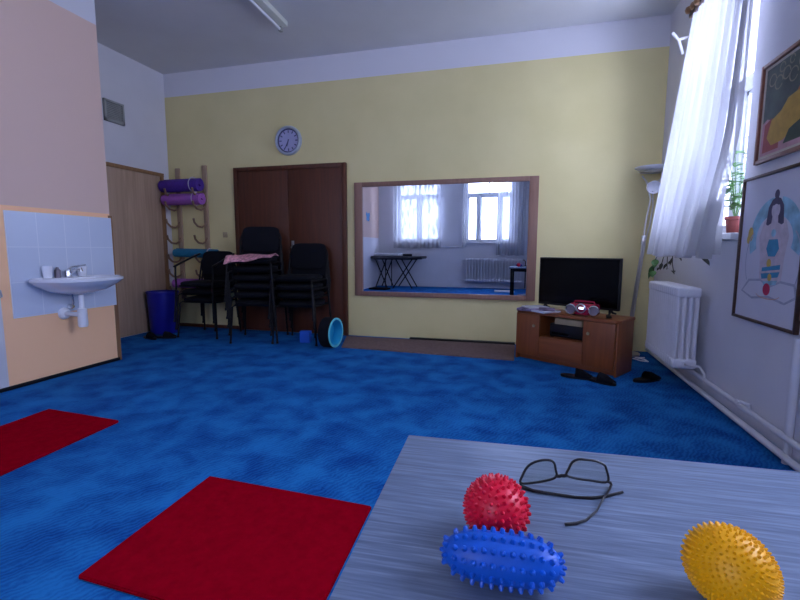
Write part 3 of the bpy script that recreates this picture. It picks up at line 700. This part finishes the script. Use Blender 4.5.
# floor lamp
r = thing('floor_lamp', 'silver uplighter floor lamp with a small reading lamp in the corner', 'floor lamp', (1.075, 4.90, 0))
MB().lathe([(0, 0), (.13, 0), (.13, .018), (.03, .03), (0, .03)], 32).build('base', M['steel'], r)
tp = Vector((.155, 0, 1.80))
def along(t, dx=0, dy=0): return (tp.x*t+dx, tp.y*t+dy, .02+tp.z*t-.02*t)
MB().tube([along(0), along(.3), along(.62)], .013, 10).tube([along(.2, .02), along(.62, .02)], .006, 8).build('pole', M['steel'], r)
MB().tube([along(.62, -.0), along(.72, -.005), along(.86, .005), along(.955, -.055), along(.985, -.10)], .0075, 8).tube([along(.955, -.055), along(.92, .0), along(.955, .05), along(.985, .09)], .0065, 8).build('neck', M['steel'], r)
m = MB().lathe([(0, 0), (.05, .002), (.12, .014), (.165, .034), (.170, .044), (.160, .042), (.11, .024), (.05, .012), (0, .010)], 40, T(tp.x, 0, 1.81)); m.build('uplighter_bowl', M['white_plastic'], r)
MB().tube([(tp.x+.125*cos(a), .125*sin(a), 1.816) for a in [2*pi*k/32 for k in range(32)]], .008, 6, closed=True).build('bowl_ring', M['steel'], r)
MB().tube([along(.62, .015), along(.72, .03, -.02), along(.82, .03, -.03), along(.90, .0, -.05)], .006, 8).build('reading_arm', M['steel'], r)
m = MB().lathe([(0, 0), (.025, .004), (.055, .03), (.062, .085), (.058, .085), (.05, .034), (.022, .012), (0, .01)], 28, T(.135, -.05, 1.66) @ Rm(RAD(100), 'X') @ T(0, 0, -.02)); m.build('reading_shade', M['white_plastic'], r)
m = MB().box(-.018, -.018, 1.10, .018, .018, 1.20, .004, mat=T(.10, 0, 0)); m.build('switch', M['steel'], r)

o = MB().tube([(1.10, 4.70, .006), (1.15, 4.62, .006), (1.21, 4.60, .006), (1.20, 4.68, .006), (1.13, 4.74, .006), (1.22, 4.76, .006)], .006, 8).build('white_cable', M['white_plastic']); tag(o, 'white cable lying on the carpet between lamp and radiator', 'cable')

# ------------------------------------------------------------------ radiators and pipes
def radiator(loc, rz, n, pitch, h, dep, label, nx=4):
    r = thing('radiator', label, 'radiator', loc, rz, None)     # local x along the wall, -y to the room, back at y=0
    for i in range(n):
        x = (i-(n-1)/2)*pitch; m = MB(); cw = pitch*.40
        step = dep/nx
        for k in range(nx):
            y = -dep+step*(k+.5); m.tube([(x, y, .045), (x, y, h-.045)], step*.36, 10, flat=1.0)
        for z in (.0, h-.075):
            m.box(x-cw, -dep, z, x+cw, 0, z+.075, .018, 3)
        m.build('section', M['white_enamel'], r)
    m = MB().tube([(-(n*pitch)/2, -dep/2, .04), ((n*pitch)/2, -dep/2, .04)], .018, 10).tube([(-(n*pitch)/2, -dep/2, h-.04), ((n*pitch)/2, -dep/2, h-.04)], .018, 10); m.build('header_pipe', M['white_enamel'], r)
    return r
ra = radiator((XR-.065, 3.99, .19), -pi/2, 15, .05, .60, .165, 'white ribbed radiator below the curtain on the right wall')
m = MB().tube([(.385, -.08, .04), (.41, -.08, .04), (.41, -.0, .035), (.415, .035, -.02), (.415, .04, -.09)], .009, 8); m.build('connection_pipe', M['white_enamel'], ra)
rb = radiator((-.68, YF+.06, .18), pi, 19, .080, .64, .15, 'white ribbed radiator reflected in the right half of the mirror')
MB().tube([(-.72, -.07, .60), (-.80, -.07, .60), (-.84, -.02, .55), (-.84, -.02, -.16)], .016, 8).build('connection_pipe', M['frame_dark'], rb)
def pipe(pts, rr, label):
    r = MB().tube(pts, rr, 12).build('heating_pipe', M['white_enamel']); return tag(r, label, 'pipe')
pipe([(XR-.035, 2.0, .135), (XR-.035, 3.55, .135), (XR-.035, 4.9, .135)], .016, 'upper white heating pipe running along the right wall above the carpet')
pipe([(XR-.045, 1.5, .045), (XR-.045, 5.0, .045)], .018, 'lower white heating pipe running along the foot of the right wall')
o = MB().tube([(XR-.02, 2.545, 0), (XR-.02, 2.545, .635)], .018, 12).build('riser_pipe', M['white_enamel']); tag(o, 'thick white upright pipe at the right edge below the pictures', 'pipe')
o = MB().tube([(XR-.035, 2.905, .153), (XR-.035, 2.905, .175), (XR-.085, 2.95, .185), (XR-.10, 2.88, .19)], .009, 8).build('pipe_valve', M['white_enamel']); tag(o, 'small valve lever on the upper white heating pipe', 'valve')

# ------------------------------------------------------------------ pictures on the right wall
def picture(name, label, y0, y1, z0, z1, fw, frame, paper, shapes, glaze=False):
    """local frame: x runs to the viewer's right (towards -Y), y up, z off the wall"""
    W, Hh = y1-y0, z1-z0
    r = thing(name, label, 'picture', (XR, y1, z0)); r.rotation_euler = (pi/2, 0, -pi/2)
    m = MB().box(0, 0, 0, fw, Hh, .024, .003).box(W-fw, 0, 0, W, Hh, .024, .003).box(fw, 0, 0, W-fw, fw, .024, .003).box(fw, Hh-fw, 0, W-fw, Hh, .024, .003)
    m.build('frame', M[frame], r)
    m = MB(); mats = [M[paper]]; m.box(fw-.002, fw-.002, .004, W-fw+.002, Hh-fw+.002, .010)
    z = .010
    for mat, poly in shapes:
        if M[mat] not in mats: mats.append(M[mat])
        m.mi = mats.index(M[mat]); z += .00008
        b = bmesh.new(); f = b.faces.new([b.verts.new((x*W, y*Hh, z)) for x, y in poly])
        if f.normal.z < 0: f.normal_flip()
        f.normal_update()
        if f.normal.z < 0: f.normal_flip()
        m.merge(b)
    m.build('image', mats, r, 0)
    return r
def ell(cx, cy, rx, ry, n=28, a0=0, a1=2*pi): return [(cx+rx*cos(a0+(a1-a0)*k/n), cy+ry*sin(a0+(a1-a0)*k/n)) for k in range(n)]
def arc(cx, cy, rx, ry, w, a0, a1, n=24):
    o_ = [(cx+rx*cos(a0+(a1-a0)*k/n), cy+ry*sin(a0+(a1-a0)*k/n)) for k in range(n+1)]
    i_ = [(cx+(rx-w)*cos(a0+(a1-a0)*k/n), cy+(ry-w)*sin(a0+(a1-a0)*k/n)) for k in range(n+1)]
    return o_+i_[::-1]
# painting: fruit and flower shapes before a grey-green ground, pink border at the left
sh = [('mount', [(.035, .05), (.965, .05), (.965, .95), (.035, .95)]), ('p_pink', [(.05, .07), (.95, .07), (.95, .45), (.10, .50), (.06, .42)]), ('p_green', [(.06, .40), (.12, .43), (.3, .35), (.95, .35), (.95, .93), (.06, .93)])]
sh += [('p_red', [(.08, .10), (.30, .10), (.30, .33), (.18, .42), (.09, .38)]), ('p_orange', ell(.64, .47, .18, .19)), ('p_yellow', [(.13, .24), (.18, .40), (.30, .45), (.38, .54), (.50, .56), (.60, .46), (.56, .28), (.36, .16), (.20, .15)]), ('p_yellow', ell(.75, .42, .16, .22)), ('p_dark', [(.36, .12), (.42, .24), (.58, .30), (.72, .26), (.8, .12)]), ('p_red', ell(.78, .20, .10, .09))]
for cx, cy, rr in ((.15, .80, .050), (.235, .745, .055), (.33, .79, .05), (.42, .735, .055), (.27, .87, .04), (.52, .82, .05), (.62, .76, .05), (.39, .885, .035)):
    sh.append(('p_line', arc(cx, cy, rr, rr*1.25, .012, 0, 1.85*pi)))
picture('painting', 'framed painting of yellow and orange shapes on grey-green, upper right wall', 2.40, 3.150, 1.555, 2.106, .022, 'frame_red', 'mount', sh)
# drawing: seated meditating figure with coloured discs and a pale blue aura
sh = [('d_aqua', arc(.55, .56, .37, .27, .11, .52*pi, 1.12*pi, 24)), ('d_aqua', arc(.57, .56, .38, .27, .12, -.12*pi, .44*pi, 24)), ('d_skin', [(.38, .44), (.34, .58), (.40, .68), (.49, .72), (.63, .72), (.72, .68), (.78, .58), (.74, .44), (.72, .26), (.40, .26)])]
sh += [('d_line', [(.10, .20), (.22, .29), (.42, .30), (.56, .26), (.72, .30), (.92, .29), (1.0*.97, .21), (.80, .155), (.56, .18), (.30, .155)]), ('draw_paper', [(.13, .205), (.24, .275), (.42, .285), (.56, .245), (.72, .285), (.90, .275), (.93, .215), (.80, .17), (.56, .195), (.30, .17)])]
sh += [('d_hair', [(.43, .66), (.45, .77), (.50, .815), (.56, .83), (.62, .815), (.67, .77), (.69, .66), (.66, .65), (.56, .68), (.46, .65)]), ('d_hair', ell(.56, .845, .035, .03)), ('d_skin', ell(.56, .745, .062, .052)), ('d_skin', [(.52, .72), (.60, .72), (.61, .66), (.51, .66)])]
sh += [('d_hair', [(.50, .79), (.56, .81), (.62, .79), (.60, .775), (.56, .785), (.52, .775)]), ('d_yellow', ell(.19, .60, .045, .05)), ('d_yellow', ell(.16, .565, .03, .03))]
sh += [('d_blue', [(.47, .50), (.50, .56), (.63, .56), (.66, .50), (.61, .45), (.51, .45)]), ('d_aqua', ell(.56, .60, .035, .025)), ('d_yellow', ell(.53, .405, .035, .03)), ('d_blue', [(.43, .375), (.70, .40), (.70, .37), (.43, .35)]), ('d_blue', [(.42, .335), (.70, .355), (.68, .32), (.44, .30)]), ('d_yellow', ell(.56, .315, .03, .025)), ('d_aqua', [(.46, .285), (.68, .30), (.66, .27), (.48, .26)]), ('d_red', ell(.53, .235, .055, .04)), ('d_orange', arc(.55, .20, .18, .03, .008, 1.0*pi, 2*pi)), ('d_line', arc(.30, .42, .16, .20, .012, .6*pi, 1.25*pi)), ('d_line', arc(.82, .42, .14, .20, .012, -.25*pi, .4*pi))]
picture('drawing', 'framed pencil drawing of a seated meditating figure on white paper, right wall', 2.585, 3.258, .645, 1.490, .016, 'frame_dark', 'draw_paper', sh)
picture('small_picture', 'brown framed picture cut off by the right edge beside the drawing', 2.05, 2.555, .72, 1.40, .06, 'frame_red', 'mount', [('p_orange', ell(.5, .5, .25, .25))])

# ------------------------------------------------------------------ plants on the right sill
def leaf_blade(m, base, d, L, w, droop=.3):
    d = Vector(d).normalized(); sd = d.cross(Vector((0, 0, 1))).normalized(); up = sd.cross(d)
    b = bmesh.new(); rows = []
    for i in range(6):
        t = i/5; c = Vector(base)+d*L*t-Vector((0, 0, 1))*droop*L*t*t; ww = w*sin(pi*min(1, .08+t*.92))
        rows.append([b.verts.new(c-sd*ww+up*.12*ww), b.verts.new(c-up*.12*w), b.verts.new(c+sd*ww+up*.12*ww)])
    for a, c in zip(rows, rows[1:]):
        for k in (0, 1): b.faces.new((a[k], a[k+1], c[k+1], c[k]))
    m.merge(b)
rnd = random.Random(3)
def pot(r, rr, h):
    MB().lathe([(0, 0), (rr*.75, 0), (rr, h), (rr+.006, h), (rr+.006, h-.02), (rr*.98, h-.022)], 24).build('pot', M['pot'], r)
    MB().lathe([(0, h-.012), (rr*.97, h-.012)], 24).build('soil', M['soil'], r)
r = thing('potted_plant', 'leafy plant in a red-brown pot on the right window sill', 'plant', (1.435, 3.63, WZ0))
pot(r, .055, .12)
m = MB(); st = MB()
for k in range(11):
    a = rnd.uniform(0, 2*pi); hh = rnd.uniform(.25, .58); lx, ly = .06*cos(a), .26*sin(a)
    pts = [(0, 0, .10), (lx*.4, ly*.4, .1+hh*.5), (lx, ly, .1+hh)]
    st.tube(pts, .0025, 5)
    for j in range(11):
        t = rnd.uniform(.2, 1); q = Vector((lx*t, ly*t, .1+hh*t)); b = rnd.uniform(0, 2*pi)
        leaf_blade(m, q, (.6*cos(b), sin(b), .35), rnd.uniform(.06, .09), .024)
st.build('stems', M['leaf'], r); m.build('foliage', M['leaf'], r)
r = thing('trailing_plant', 'dark trailing plant hanging below the sheer curtain above the radiator', 'plant', (1.30, 4.14, WZ0))
pot(r, .05, .09)
st = MB(); m = MB(); m2 = MB()
for pts, leaves in (
    ([(0, 0, .09), (-.06, .12, .06), (-.10, .25, -.10), (-.11, .36, -.19), (-.11, .42, -.30)], 'g'),
    ([(0, 0, .09), (-.08, .05, .04), (-.10, .08, -.12), (-.10, .06, -.27)], 'd'),
    ([(0, 0, .09), (-.08, -.02, .05), (-.10, -.06, -.10), (-.105, -.08, -.22), (-.11, -.16, -.30)], 'd'),
    ([(0, 0, .09), (-.08, .02, .05), (-.10, .16, -.15), (-.11, .20, -.26)], 'd'),
    ([(0, 0, .09), (-.08, -.1, .05), (-.11, -.24, -.13), (-.11, -.30, -.19)], 'd')):
    st.tube(pts, .0035, 6)
    P = [Vector(p) for p in pts]
    for j in range(5 if leaves == 'g' else 4):
        i = len(P)-2; t = .05+.95*j/(4.0 if leaves == 'g' else 3.0); q = P[i].lerp(P[i+1], t) if leaves == 'g' or j > 1 else P[i-1].lerp(P[i], .6+.2*j)
        b = rnd.uniform(0, 2*pi)
        leaf_blade(m if leaves == 'g' else m2, q, (-.3, cos(b), sin(b)*.7-.1), .085 if leaves == 'g' else .05, .03 if leaves == 'g' else .016, .4)
leaf_blade(m2, (-.085, -.62, -.155), (-.05, -1, -.25), .17, .018, .1)
st.tube([(0, 0, .09), (-.07, -.2, .03), (-.085, -.42, -.1), (-.085, -.62, -.155)], .003, 6)
st.build('stems', M['leaf_dark'], r); m.build('green_leaves', M['leaf'], r); m2.build('dark_leaves', M['leaf_dark'], r)

# ------------------------------------------------------------------ the table in front and what lies on it
TZ = .70
r = thing('table', 'grey wood-grain table in the foreground carrying the spiky balls', 'table', (.473, .4455, 0), RAD(2.5))
MB().box(-.655, -.39, TZ-.028, .80, .394, TZ, .0025).build('table_top', M['table'], r)
MB().box(-.60, -.34, TZ-.09, .745, -.32, TZ-.029).box(-.60, .32, TZ-.09, .745, .34, TZ-.029).box(-.60, -.32, TZ-.09, -.58, .32, TZ-.029).box(.725, -.32, TZ-.09, .745, .32, TZ-.029).build('apron', M['black_metal'], r)
for x in (-.61, .755):
    for y in (-.35, .35): MB().box(x-.02, y-.02, 0, x+.02, y+.02, TZ-.0285, .004).build('leg', M['black_metal'], r)

def fib(n):
    g = pi*(3-5**.5)
    for i in range(n):
        y = 1-2*(i+.5)/n; q = math.sqrt(1-y*y); yield Vector((q*cos(g*i), q*sin(g*i), y))
def spike(m, p, nrm, r0, r1, L, n=7):
    b = bmesh.new(); z = Vector(nrm).normalized(); x = z.orthogonal().normalized(); y = z.cross(x)
    rings = []
    for rr, h in ((r0*1.25, -.0015), (r0, L*.15), ((r0+r1)/2, L*.6), (r1, L*.92), (r1*.45, L)):
        rings.append([b.verts.new(Vector(p)+x*cos(2*pi*k/n)*rr+y*sin(2*pi*k/n)*rr+z*h) for k in range(n)])
    for a, c in zip(rings, rings[1:]):
        for k in range(n): b.faces.new((a[k], a[(k+1) % n], c[(k+1) % n], c[k]))
    b.faces.new(rings[-1]); m.merge(b)
def ell_body(m, a, b_, c):
    b = bmesh.new(); bmesh.ops.create_uvsphere(b, u_segments=40, v_segments=24, radius=1); bmesh.ops.scale(b, vec=(a, b_, c), verts=b.verts); m.merge(b)
m = MB(); R = .0372; ell_body(m, R, R, R)
for p in fib(250): spike(m, p*R, p, .0024, .0010, .0048)
o = m.build('massage_ball', M['ball_red'], loc=(-.018, .534, TZ+R+.0025)); o.rotation_euler = (.3, .5, 0); tag(o, 'round red spiky massage ball on the grey table behind the blue roller', 'massage ball')
m = MB(); a, b_ = .0630, .0255
ell_b = []
def prof(t): return b_*(max(0, 1-abs(t)**3.2))**.5          # full at the middle, rounded at the ends
def body(u, v):
    t = -1+2*v; q = prof(t); return (a*t, q*cos(2*pi*u), q*sin(2*pi*u))
m.grid(body, 40, 40)
for i in range(13):
    t = -.94+1.88*i/12; x = a*t; q = prof(t); n = 12 if q > .5*b_ else 7
    for k in range(n):
        an = 2*pi*k/n; sl = (prof(t-.01)-prof(t+.01))/(.02*a)
        spike(m, (x, q*cos(an), q*sin(an)), (sl, cos(an), sin(an)), .0030, .0018, .0048)
for s in (-1, 1): spike(m, (s*a*.985, 0, 0), (s, 0, 0), .0030, .0017, .005)
o = m.build('massage_roller', M['ball_blue'], loc=(-.0085, .4575, TZ+.0298)); o.rotation_euler = (.25, RAD(1.5), RAD(4)); tag(o, 'oblong blue spiky massage roller on the grey table in front of the red ball', 'massage roller')
m = MB(); a, b_ = .0405, .0375; ell_body(m, a, b_, b_)
for p in fib(620):
    q = Vector((p.x*a, p.y*b_, p.z*b_)); nn = Vector((p.x/a, p.y/b_, p.z/b_)); spike(m, q, nn, .0016, .0007, .0030, 6)
o = m.build('massage_ball', M['ball_yellow'], loc=(.2155, .490, TZ+.0405)); o.rotation_euler = (.4, RAD(25), RAD(-40)); tag(o, 'oval yellow spiky massage ball at the lower right of the grey table', 'massage ball')

# glasses: upside down, lenses leaning back, temples lying on the table
r = thing('eyeglasses', 'black-framed eyeglasses lying upside down on the grey table', 'eyeglasses', (.075, .66, TZ))
off = Vector((.075, .66, TZ))
import itertools
dv = Vector((.13, .036, 0)).normalized(); nv = Vector((-.036, .13, 0)).normalized(); upv = (Vector((0, 0, 1))*cos(.17)+nv*sin(.17))
L0 = Vector((.013, .667, .704))
def lp(s, t): return L0+dv*s+upv*t-off
# lens outlines, (along the brow, up) in metres
Lp = [(.000, .003), (.003, .015), (.010, .0265), (.020, .0335), (.034, .0370), (.046, .0365), (.0515, .032), (.0535, .022), (.0545, .0140), (.047, .0085), (.022, .0035)]
Rp = [(.0700, .0145), (.0735, .024), (.079, .0335), (.088, .0380), (.100, .0375), (.115, .0355), (.126, .031), (.1305, .025), (.1325, .0045), (.105, .0065), (.084, .0095)]
def smooth_loop(P, n=5):
    out = []; N = len(P)
    for i in range(N):
        p0, p1, p2, p3 = [Vector((*P[(i+k) % N], 0)) for k in (-1, 0, 1, 2)]
        for j in range(n):
            t = j/n; out.append(.5*((2*p1)+(p2-p0)*t+(2*p0-5*p1+4*p2-p3)*t*t+(3*p1-p0-3*p2+p3)*t**3))
    return [(q.x, q.y) for q in out]
fm = MB()
for P in (Lp, Rp):
    sp = smooth_loop(P); fm.tube([lp(*q) for q in sp], .0019, 8, closed=True)
    brow = [q for q in sp if q[1] < .012]
fm.tube([lp(.0545, .0135), lp(.058, .0128), (lp(.0615, .0138)), lp(.066, .0135), lp(.0700, .0145)], .0028, 8)
fm.tube([lp(.0, .003), lp(-.0005, -.0005)], .0022, 8).tube([lp(.1325, .0045), lp(.137, .003), lp(.138, -.001)], .0022, 8)
fm.build('frame', M['glasses'], r)
for P in (Lp, Rp):
    sp = smooth_loop(P); b = bmesh.new(); b.faces.new([b.verts.new(lp(*q)) for q in sp])
    rr_ = bmesh.ops.extrude_face_region(b, geom=b.faces[:]); bmesh.ops.translate(b, vec=nv*.0012, verts=[v for v in rr_['geom'] if isinstance(v, bmesh.types.BMVert)])
    bmesh.ops.recalc_face_normals(b, faces=b.faces)
    q = MB(); q.merge(b); q.build('lens', M['lens'], r, 0)
tl = [(.013, .666, .703), (.030, .658, .7025), (.047, .657, .7022), (.089, .656, .7022), (.112, .660, .7022), (.131, .669, .7022), (.159, .689, .7025)]
MB().tube([Vector(p)-off for p in tl], [.0026, .0026, .0024, .0022, .0024, .0024, .002], 8).build('temple', M['glasses'], r)
tr = [(.1455, .703, .7035), (.142, .692, .7025), (.128, .658, .7062), (.113, .626, .7022), (.096, .600, .7022), (.083, .590, .7022), (.069, .584, .7022)]
MB().tube([Vector(p)-off for p in tr], [.002, .0016, .0015, .0015, .0018, .0021, .0021], 8).build('temple', M['glasses'], r)

# ------------------------------------------------------------------ behind the camera, seen in the mirror
r = thing('massage_table', 'dark folding table on crossed legs in the left half of the mirror', 'table', (-3.2, -1.83, 0))
MB().box(-.74, -.36, .80, .68, .36, .87, .02, 3).build('table_top', M['massage_top'], r)
for y in (-.30, .30):
    for a, b in ((-.05, .42), (.42, -.12), (-.62, -.28), (-.30, -.62)):
        MB().tube([(a, y, .80), (b, y, 0)], .016, 8).build('leg', M['black_metal'], r)
    MB().tube([(-.33, y, .80), (-.33, y, 0)], .012, 8).build('strut', M['black_metal'], r)
MB().box(-.66, -.31, .775, .56, -.28, .80).box(-.66, .28, .775, .56, .31, .80).build('rail', M['black_metal'], r)
o = MB().box(-.36, -.22, 0, .36, .22, .075, .02, 3).build('folded_sheet', M['paper'], loc=(-3.52, -1.80, .8705), rotz=RAD(4)); tag(o, 'white folded sheet on the dark folding table in the mirror', 'sheet')
o = MB().box(-.11, -.08, 0, .11, .08, .055, .012, 3).build('dark_pouch', M['black_fabric'], loc=(-3.02, -1.95, .8705), rotz=RAD(10)); tag(o, 'small dark pouch on the folding table right of the white sheet', 'pouch')
o = MB().box(-.25, -.16, 0, .25, .16, .05, .015, 3).build('dark_cushion', M['black_fabric'], loc=(-3.55, -1.05, 0), rotz=RAD(8)); tag(o, 'flat dark cushion on the floor before the folding table in the mirror', 'cushion')
o = MB().box(-.24, -.14, 0, .24, .14, .035, .012, 3).build('folded_towel', M['paper'], loc=(-.35, -1.30, 0), rotz=RAD(-5)); tag(o, 'white folded towel on the floor before the radiator in the mirror', 'towel')
m = MB()
for s in (-1, 1):
    m.prism([(0, 0), (s*.05, .09), (s*.13, .12), (s*.15, .05), (s*.10, -.01), (s*.12, -.08), (s*.06, -.12), (s*.01, -.05)], .008, T(XF, -1.35, 1.92) @ Rm(pi/2, 'Z') @ Rm(pi/2, 'X'))
m.tube([(XF+.008, -1.35, 1.80), (XF+.008, -1.35, 2.02)], .008, 6)
o = m.build('paper_butterfly', M['orn_blue']); tag(o, 'light blue paper shape on the pink wall at the left edge of the mirror', 'wall decoration')

# ------------------------------------------------------------------ light: daylight through the windows
wd = bpy.data.worlds.new('sky'); scn.world = wd; wd.use_nodes = True
nt = wd.node_tree; nt.nodes.clear()
out = nd(nt, 'ShaderNodeOutputWorld'); bg = nd(nt, 'ShaderNodeBackground', Strength=6.0); bg.inputs[0].default_value = (.59, .67, 1.0, 1)
nt.links.new(bg.outputs[0], out.inputs[0])
def portal(name, loc, rot, sx, sy):
    l = bpy.data.lights.new(name, 'AREA'); l.shape = 'RECTANGLE'; l.size = sx; l.size_y = sy; l.cycles.is_portal = True
    o = bpy.data.objects.new(name, l); C.objects.link(o); o.location = loc; o.rotation_euler = rot
portal('window_daylight', (XR+.3, (WY0+WY1)/2, (WZ0+WZ1)/2), (pi/2, 0, pi/2), WY1-WY0, WZ1-WZ0)
portal('window_daylight', (XR+.3, (VY0+VY1)/2, (WZ0+WZ1)/2), (pi/2, 0, pi/2), VY1-VY0, WZ1-WZ0)
for w in (W1, W2): portal('window_daylight', ((w[0]+w[1])/2, YF-.3, (w[2]+w[3])/2), (-pi/2, 0, pi), w[1]-w[0], w[3]-w[2])

# ------------------------------------------------------------------ camera
cd = bpy.data.cameras.new('camera'); cam = bpy.data.objects.new('camera', cd); C.objects.link(cam)
cd.sensor_width = 36; cd.lens = 445/800*36; cd.clip_start = .02
yaw, pit, rol = RAD(14.97), RAD(6.52), RAD(.15)
fw = Vector((-sin(yaw)*cos(pit), cos(yaw)*cos(pit), -sin(pit))); r0 = Vector((cos(yaw), sin(yaw), 0)); u0 = r0.cross(fw)
rr = r0*cos(rol)+u0*sin(rol); uu = -r0*sin(rol)+u0*cos(rol)
cam.matrix_world = Matrix(((rr.x, uu.x, -fw.x, 0), (rr.y, uu.y, -fw.y, 0), (rr.z, uu.z, -fw.z, 1.06), (0, 0, 0, 1)))
scn.camera = cam
scn.view_settings.view_transform = 'Standard'; scn.view_settings.look = 'None'; scn.view_settings.gamma = 1; scn.view_settings.use_curve_mapping = False
scn.view_settings.exposure = 2.02
scn.cycles.max_bounces = 14; scn.cycles.diffuse_bounces = 8; scn.cycles.glossy_bounces = 6; scn.cycles.transparent_max_bounces = 16
